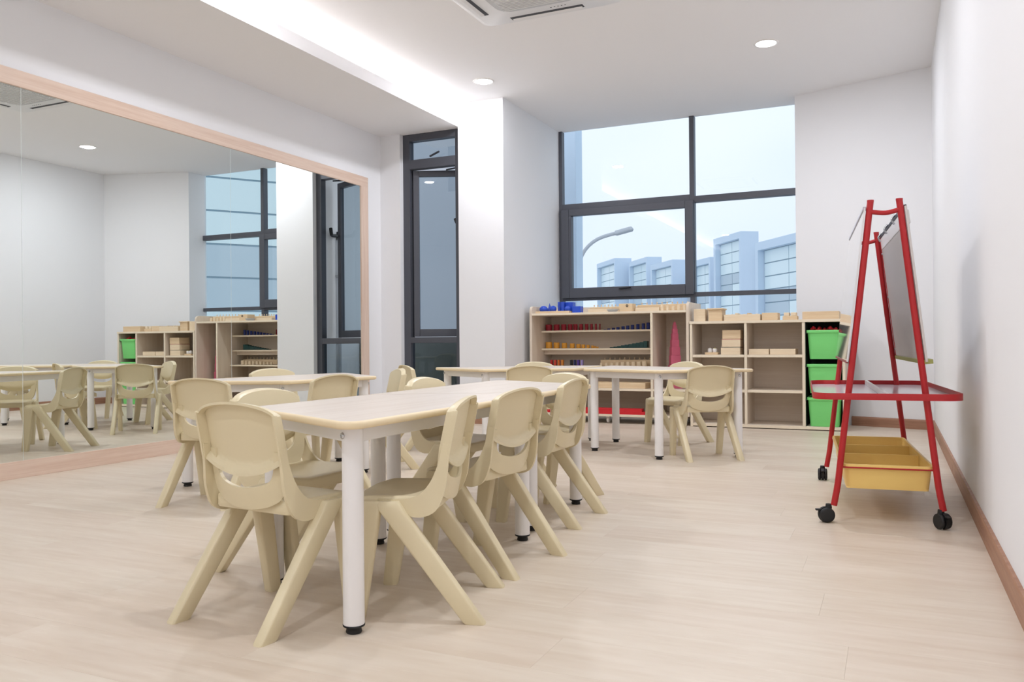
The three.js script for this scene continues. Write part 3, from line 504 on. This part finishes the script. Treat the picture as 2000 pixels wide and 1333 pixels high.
// top of tall shelf
{
  const t = thing('wooden_tray', 'pale wooden tray carrying blue solids on the tall shelf', 'tray', [1.385, 0.906, -6.6]); put(t, 'base', rb(0.3, 0.01, 0.17, 0.002), M.pale, [0, 0.005, 0]); for (const s of [-1, 1]) { put(t, 'long_side', rb(0.304, 0.02, 0.008, 0.002), M.pale, [0, 0.01, s * 0.085]); put(t, 'short_side', rb(0.008, 0.02, 0.164, 0.002), M.pale, [s * 0.148, 0.01, 0]); }
  const y = 0.916, G = 'blue geometric solids', B = M.solidBlue;
  one('blue_ovoid', 'glossy blue egg-shaped solid at the end of the tray', 'solid', new THREE.SphereGeometry(0.034, 28, 18).scale(1.1, 0.86, 0.9).translate(0, 0.029, 0), B, [1.29, y, -6.56], null, G);
  one('blue_cone', 'pointed blue cone behind the blue egg', 'solid', lathe([[0.0001, 0.085], [0.026, 0], [0.0001, 0]], 24), B, [1.315, y, -6.635], null, G);
  one('blue_sphere', 'glossy blue ball in the middle of the tray', 'solid', new THREE.SphereGeometry(0.029, 28, 18).translate(0, 0.029, 0), B, [1.375, y, -6.565], null, G);
  one('blue_prism', 'upright blue rectangular prism behind the ball', 'solid', rb(0.045, 0.09, 0.045, 0.002).translate(0, 0.045, 0), B, [1.418, y, -6.63], [0, 0.3, 0], G);
  one('blue_prism', 'upright blue triangular prism between ball and cube', 'solid', uvm(new THREE.CylinderGeometry(0.028, 0.028, 0.088, 3).toNonIndexed()).translate(0, 0.044, 0), B, [1.46, y, -6.575], [0, 0.7, 0], G);
  one('blue_cube', 'large blue cube standing at the back of the tray', 'solid', rb(0.078, 0.086, 0.07, 0.002).translate(0, 0.043, 0), B, [1.5, y, -6.64], null, G);
  one('blue_sphere', 'glossy blue ball in front of the blue cube', 'solid', new THREE.SphereGeometry(0.027, 28, 18).translate(0, 0.027, 0), B, [1.505, y, -6.565], null, G);
  one('blue_prism', 'low blue block beside the tray on the tall shelf', 'solid', rb(0.075, 0.058, 0.07, 0.002).translate(0, 0.029, 0), B, [1.585, 0.906, -6.6], null, G);
  cylinderBlock('knobbed cylinder block on the tall shelf behind the grey dish', 1.675, 1.955, 0.906, 6.68, 0.05, 8);
  one('wooden_plank', 'flat strip of wood before the knobbed block', 'plank', rb(0.2, 0.03, 0.04, 0.003).translate(0, 0.015, 0), M.paler, [1.78, 0.906, -6.6]);
  one('grey_dish', 'shallow grey-white dish on the tall shelf', 'dish', lathe([[0.0001, 0], [0.03, 0], [0.052, 0.022], [0.05, 0.024], [0.028, 0.004], [0.0001, 0.004]], 28), std('#cfd3d6', 0.35), [1.915, 0.906, -6.53]);
  const l = thing('lock_box', 'small wooden box with a dark round hole', 'box', [2.02, 0.906, -6.6]); put(l, 'body', rb(0.11, 0.068, 0.11, 0.003), M.pale, [0, 0.034, 0]); put(l, 'hole_ring', new THREE.TorusGeometry(0.008, 0.003, 8, 18), M.black, [0.012, 0.05, 0.055]);
  cylinderBlock('knobbed cylinder block at the divider end of the tall shelf', 2.09, 2.53, 0.906, 6.68, 0.058, 10);
  one('wooden_plank', 'long strip of wood lying before the end block', 'plank', rb(0.2, 0.032, 0.04, 0.003).translate(0, 0.016, 0), M.paler, [2.19, 0.906, -6.6]);
  for (let i = 0; i < 5; i++) one('loose_cylinder', ['first', 'second', 'third', 'fourth', 'fifth'][i] + ' loose wooden cylinder on the tall shelf top, counting away from the long strip', 'cylinder', peg(0.013, 0.05 - 0.005 * (i % 3)), M.paler, [2.312 + i * 0.045, 0.906, -6.59], null, 'loose cylinders on top');
  const bx = lidBox('wooden_box', 'long wooden box on the lower shelf of the tall unit', 1.3, 2.2, 0.283, 0.045, 6.47, 6.7, M.pale);
  for (let i = 0; i < 4; i++) one('red_rod', ['front lower', 'back lower', 'front upper', 'back upper'][i] + ' red wooden rod at the bottom of the tall unit', 'rod', rb(0.92 - 0.05 * (i > 1), 0.024, 0.024, 0.001), M.brightRed, [1.74, 0.087 + 0.024 * (i > 1), -(6.46 + 0.04 * (i % 2))], null, 'red rods');
}
// ================= easel =================
{
  const g = thing('easel', 'red metal double-sided children easel on castors with boards and tray', 'easel', [3.932, 0, -3.715], THREE.MathUtils.degToRad(5.3));
  const HL = 0.485;
  for (const [s, nm] of [[1, 'near'], [-1, 'far']]) for (const sx of [-1, 1]) {
    const z = s * HL, leg = put(g, 'leg', tube([[sx * 0.047, 1.155, z], [sx * 0.096, 0.72, z], [sx * 0.13, 0.43, z], [sx * 0.157, 0.2, z], [sx * 0.164, 0.14, z], [sx * 0.178, 0.062, z]], 0.0113, 40, 12), M.redMetal);
    put(leg, 'end_cap', cyl(0.0118, 0.0118, 0.006, 14), M.redMetal, [sx * 0.047, 1.157, z]);
    put(leg, 'bolt', cyl(0.007, 0.007, 0.006, 14), M.black, [sx * 0.128, 0.457, z + s * 0.031], [Math.PI / 2, 0, 0]);
    const c = new THREE.Group(); c.name = 'castor'; c.position.set(sx * 0.18 - (sx < 0 ? 0.016 : 0.010), 0, z); c.rotation.y = s > 0 ? (sx > 0 ? 0.5 : -1.35) : 0; g.add(c);
    for (const w of [-1, 1]) put(c, 'wheel', lathe([[0.0001, -0.007], [0.020, -0.0075], [0.0262, -0.005], [0.0275, 0], [0.0262, 0.005], [0.020, 0.0075], [0.0001, 0.007]], 24).rotateZ(Math.PI / 2), M.black, [w * 0.0135, 0.0275, 0.008]);
    put(c, 'hood', new THREE.CylinderGeometry(0.029, 0.029, 0.012, 20, 1, false, -1.2, 3.4).rotateZ(Math.PI / 2), M.black, [0, 0.0275, 0.008]);
    put(c, 'stem', cyl(0.010, 0.012, 0.016, 12), M.black, [0, 0.058, 0]); put(c, 'brake_tab', rb(0.016, 0.006, 0.02, 0.002), M.black, [0, 0.045, 0.036]);
  }
  for (const s of [1, -1]) put(g, 'top_bar', tube([[-0.05, 1.118, s * HL], [0.004, 1.112, s * HL], [0.05, 1.122, s * HL]], 0.0085, 16, 10, false, 'catmullrom'), M.redMetal);
  // boards lean on the legs
  const lean = Math.atan2(0.13 - 0.047, 1.155 - 0.43), bh = 0.555, by = 0.857;
  for (const sx of [-1, 1]) {
    const b = new THREE.Group(); b.name = sx < 0 ? 'acrylic_board' : 'white_board'; b.position.set(sx * (0.047 + (1.155 - by) * 0.1145 + 0.0165), by, 0); b.rotation.z = sx * lean; g.add(b);
    if (sx < 0) put(b, 'sheet', rb(0.006, bh, 2 * HL + 0.02, 0.001), phys({ color: '#eceaea', roughness: 0.12, clearcoat: 1, clearcoatRoughness: 0.03 }));
    else { put(b, 'sheet', rb(0.008, bh, 2 * HL + 0.02, 0.001), std('#d9d2cd', 0.5)); }
    for (const s of [-1, 1]) put(b, s > 0 ? 'top_edge' : 'bottom_ledge', s > 0 ? rb(0.012, 0.014, 2 * HL - 0.025, 0.002) : rb(sx > 0 ? 0.03 : 0.009, sx > 0 ? 0.016 : 0.01, 2 * HL + 0.01, 0.002), s > 0 ? (sx > 0 ? M.aluDark : std('#c9c4d2', 0.3)) : (sx > 0 ? std('#a9a860', 0.5) : std('#8f4a44', 0.5)), [s < 0 && sx > 0 ? 0.006 : 0, s * bh / 2, 0]);
    if (sx > 0) { put(b, 'clip_rail', rb(0.02, 0.05, 2 * HL - 0.06, 0.003), M.white, [0.004, bh / 2 - 0.035, 0]); for (const z of [-0.4, -0.1, 0.2, 0.4]) put(b, 'clip_hook', tube([[-0.004, bh / 2 + 0.012, z], [-0.018, bh / 2 - 0.006, z], [-0.012, bh / 2 - 0.026, z]], 0.004, 10, 8), M.steel); for (const z of [-HL + 0.02]) for (const yy of [0.2, 0, -0.24]) put(b, 'screw', cyl(0.005, 0.005, 0.004, 12), M.steel, [-0.006, yy, z], [0, 0, Math.PI / 2]); put(b, 'side_edge', rb(0.012, bh, 0.008, 0.002), M.redMetal, [-0.001, 0, -HL + 0.019]); }
  }
  // tray hoop, panel, divider
  const q = rrect(0.494, 1.045, 0.07, 8);
  put(g, 'tray_hoop', loft([ring(q, 0.447), ring(q, 0.4705), ring(q.map(([x, z]) => [x * 0.986, z * 0.993]), 0.4705), ring(q.map(([x, z]) => [x * 0.986, z * 0.993]), 0.447), ring(q, 0.447)], false, false), M.redMetal);
  put(g, 'tray_panel', loft([ring(q.map(([x, z]) => [x * 0.985, z * 0.992]), 0.4475), ring(q.map(([x, z]) => [x * 0.985, z * 0.992]), 0.4515)]), std('#e9e7ee', 0.15));
  put(g, 'tray_divider', rb(0.012, 0.02, 1.03, 0.002), std('#e9e4e2', 0.4), [0.0, 0.4615, 0]);
  // rack wires
  for (const s of [1, -1]) put(g, 'rack_rod', tube([[-0.155, 0.2, s * (HL - 0.01)], [0.155, 0.2, s * (HL - 0.01)]], 0.0032, 4, 8), M.redMetal);
  for (const s of [1, -1]) put(g, 'rack_rod', tube([[s * 0.149, 0.2, -HL + 0.01], [s * 0.149, 0.2, HL - 0.01]], 0.0032, 4, 8), M.white);
  // yellow tub
  const t = thing('storage_tub', 'long yellow plastic tub with two partitions hanging in the easel', 'tub', [3.934, 0.122, -3.715], THREE.MathUtils.degToRad(5.3));
  const L = 0.95, TW = 0.306, H = 0.09, r = (w, d, y, k = 0.025) => ring(rrect(w, d, k, 4), y);
  put(t, 'body', crease(loft([r(TW - 0.035, L - 0.04, 0, 0.012), r(TW - 0.03, L - 0.035, 0.005), r(TW - 0.012, L - 0.016, H - 0.006), r(TW - 0.016, L - 0.02, H - 0.006), r(TW - 0.034, L - 0.039, 0.007), r(TW - 0.08, L - 0.08, 0.005)]), 0.5), M.yellow);
  put(t, 'rim', crease(loft([r(TW - 0.018, L - 0.022, H - 0.014), r(TW, L, H - 0.014), r(TW + 0.002, L + 0.002, H - 0.008), r(TW, L, H), r(TW - 0.016, L - 0.018, H), r(TW - 0.019, L - 0.022, H - 0.005), r(TW - 0.018, L - 0.022, H - 0.014)], false, false), 0.5), M.yellow);
  for (const z of [0.14, -0.16]) put(t, 'partition', rb(TW - 0.026, H - 0.008, 0.006, 0.002), M.yellow, [0, H / 2 + 0.001, z]);
}
// ================= outside =================
{
  const [s, c] = span(-90, 90, -4.6, -4.5, 8, 160); struct('ground_outside', 'grey street outside the window', 'ground', cb(...s), M.asphalt, c);
  const T = THREE.MathUtils.degToRad;
  // facade units: local x runs from the near corner along the facade, local z out of the facade
  function unit(A, L, S, top, label, cols = 2, rows = 7, depth = 0.3, rh = 0.575) {
    const g = thing('townhouse', label, 'building', [A[0], -4.5, -A[1]], Math.atan2(0.821, -0.571), 'row of pale townhouses');
    const H = top + 4.5, f = 0.42, put2 = (n, x0, x1, y0, y1, z0, z1, m, p = g) => put(p, n, cb(x1 - x0, y1 - y0, z1 - z0), m, [(x0 + x1) / 2, (y0 + y1) / 2, (z0 + z1) / 2]);
    const out = -1;   // the facade looks towards local -z
    const bk = Math.max(S, 0.4);
    put2('side_wall', 0, f * 0.5, 0, H, -depth, bk, M.ext); put2('side_wall', L - f * 0.6, L, 0, H, -depth, bk, M.ext); put2('roof_slab', f * 0.5, L - f * 0.6, H - 0.35, H, -depth, bk, M.ext);
    put2('back_wall', f * 0.5, L - f * 0.6, 0, H - 0.35, 0.1, 0.3, M.extDeep);
    const x0 = f * 0.5, x1 = L - f * 0.6, cw = (x1 - x0) / cols;
    for (let i = 0; i < cols; i++) for (let j = 0; j < rows; j++) { const y1 = H - 0.35 - j * rh; put2('window_pane', x0 + i * cw + 0.025, x0 + (i + 1) * cw - 0.025, y1 - rh + 0.025, y1 - 0.025, 0.0, 0.06, (j % 5 === 3 || (j % 5 === 4 && i % 2)) ? M.extPanel : M.extGlass); }
    put2('window_grid', x0, x1, H - 0.35 - rows * rh, H - 0.35, 0.03, 0.1, M.extLine);
    if (S) put2('link_wall', -0.25, L, 0, H - 0.9, bk, bk + 1.0, M.extGrey);
    return g;
  }
  unit([1.497, 33.9], 4.7, 0.5, 4.96, 'tallest-looking pale townhouse at the window edge by the angled wall');
  unit([-2.878, 44.47], 3.42, 0.7, 6.40, 'second pale townhouse from the angled wall, tall framed front');
  unit([-5.387, 49.1], 2.89, 0.2, 5.6, 'third pale townhouse, partly behind the window post');
  unit([-8.443, 52.5], 4.06, 0.7, 5.9, 'pale townhouse just past the window post in the sash pane');
  unit([-11.34, 57.0], 4.05, 0.8, 6.63, 'middle pale townhouse seen in the sash pane');
  unit([-14.68, 60.2], 4.9, 1.0, 7.0, 'farthest pale townhouse, with a projecting flat canopy');
  unit([21.4, 2.4], 31, 0, 6.2, 'long glazed block seen only in the mirror', 10, 11, 0.3, 0.86);
  const lampG = thing('street_lamp', 'grey street lamp with a curved arm', 'lamp', [-3.31, -4.5, -20]);
  put(lampG, 'pole', tube([[0, 0, 0], [0, 3.5, 0], [0, 6.4, 0], [0.02, 7.05, 0], [0.2, 7.5, 0], [0.5, 7.75, 0], [0.85, 7.86, 0], [1.1, 7.9, 0]], 0.045, 60, 10), M.extGrey);
  put(lampG, 'lamp_head', loft([ring(rrect(0.44, 0.16, 0.05), -0.05), ring(rrect(0.5, 0.2, 0.08), -0.01), ring(rrect(0.44, 0.14, 0.05), 0.06)]), M.extGrey, [1.24, 7.93, 0], [0, 0, 0.2]);
  let [a, b] = span(0.87, 1.083, -1, 4.5, 7.95, 8.15); one('facade_fin', 'pale vertical fin of the building outside the large window', 'fin', rb(...a, 0.01), M.ext, b);
  // yard outside the narrow window
  [a, b] = span(-9, -0.98, -4.5, 3.9, 9.0, 9.2); struct('wall_neighbour', 'grey neighbouring wall outside the casement window', 'wall', cb(...a), M.extGrey, b);
  [a, b] = span(-0.98, -0.6, -4.5, 2.54, 9.0, 9.3); struct('wall_yard', 'lower grey yard wall outside the casement window', 'wall', cb(...a), M.extGrey, b);
  [a, b] = span(-1.6, XP0 - 0.01, -4.5, 0.69, 6.75, 6.85); struct('wall_planter', 'dark low parapet outside the casement window', 'wall', cb(...a), std('#4c5552', 0.7), b);
  const br = thing('wall_bracket', 'black curved bracket on the outer pillar face', 'bracket', [XP0, 1.69, -6.3]);
  put(br, 'strap', tube([[-0.10, 0.03, 0.12], [-0.09, -0.01, 0.1], [-0.04, -0.02, 0.02], [0, -0.01, -0.12]], 0.016, 24, 8), M.black); put(br, 'mount_plate', rb(0.012, 0.08, 0.04, 0.003), M.black, [-0.006, -0.01, -0.12]);
  const dp = thing('downpipe', 'thin grey pipe running down the outer pillar face', 'pipe', [XP0 - 0.03, 0, -6.4]); put(dp, 'pipe', cyl(0.016, 0.016, 1.66, 14), M.extGrey, [0, 0.83, 0]); put(dp, 'clamp', rb(0.05, 0.02, 0.05, 0.004), M.extGrey, [0.008, 1.3, 0]);
}
scene.traverse((o) => { if (o.isMesh) o.castShadow = o.receiveShadow = true; });
renderer.render(scene, camera);
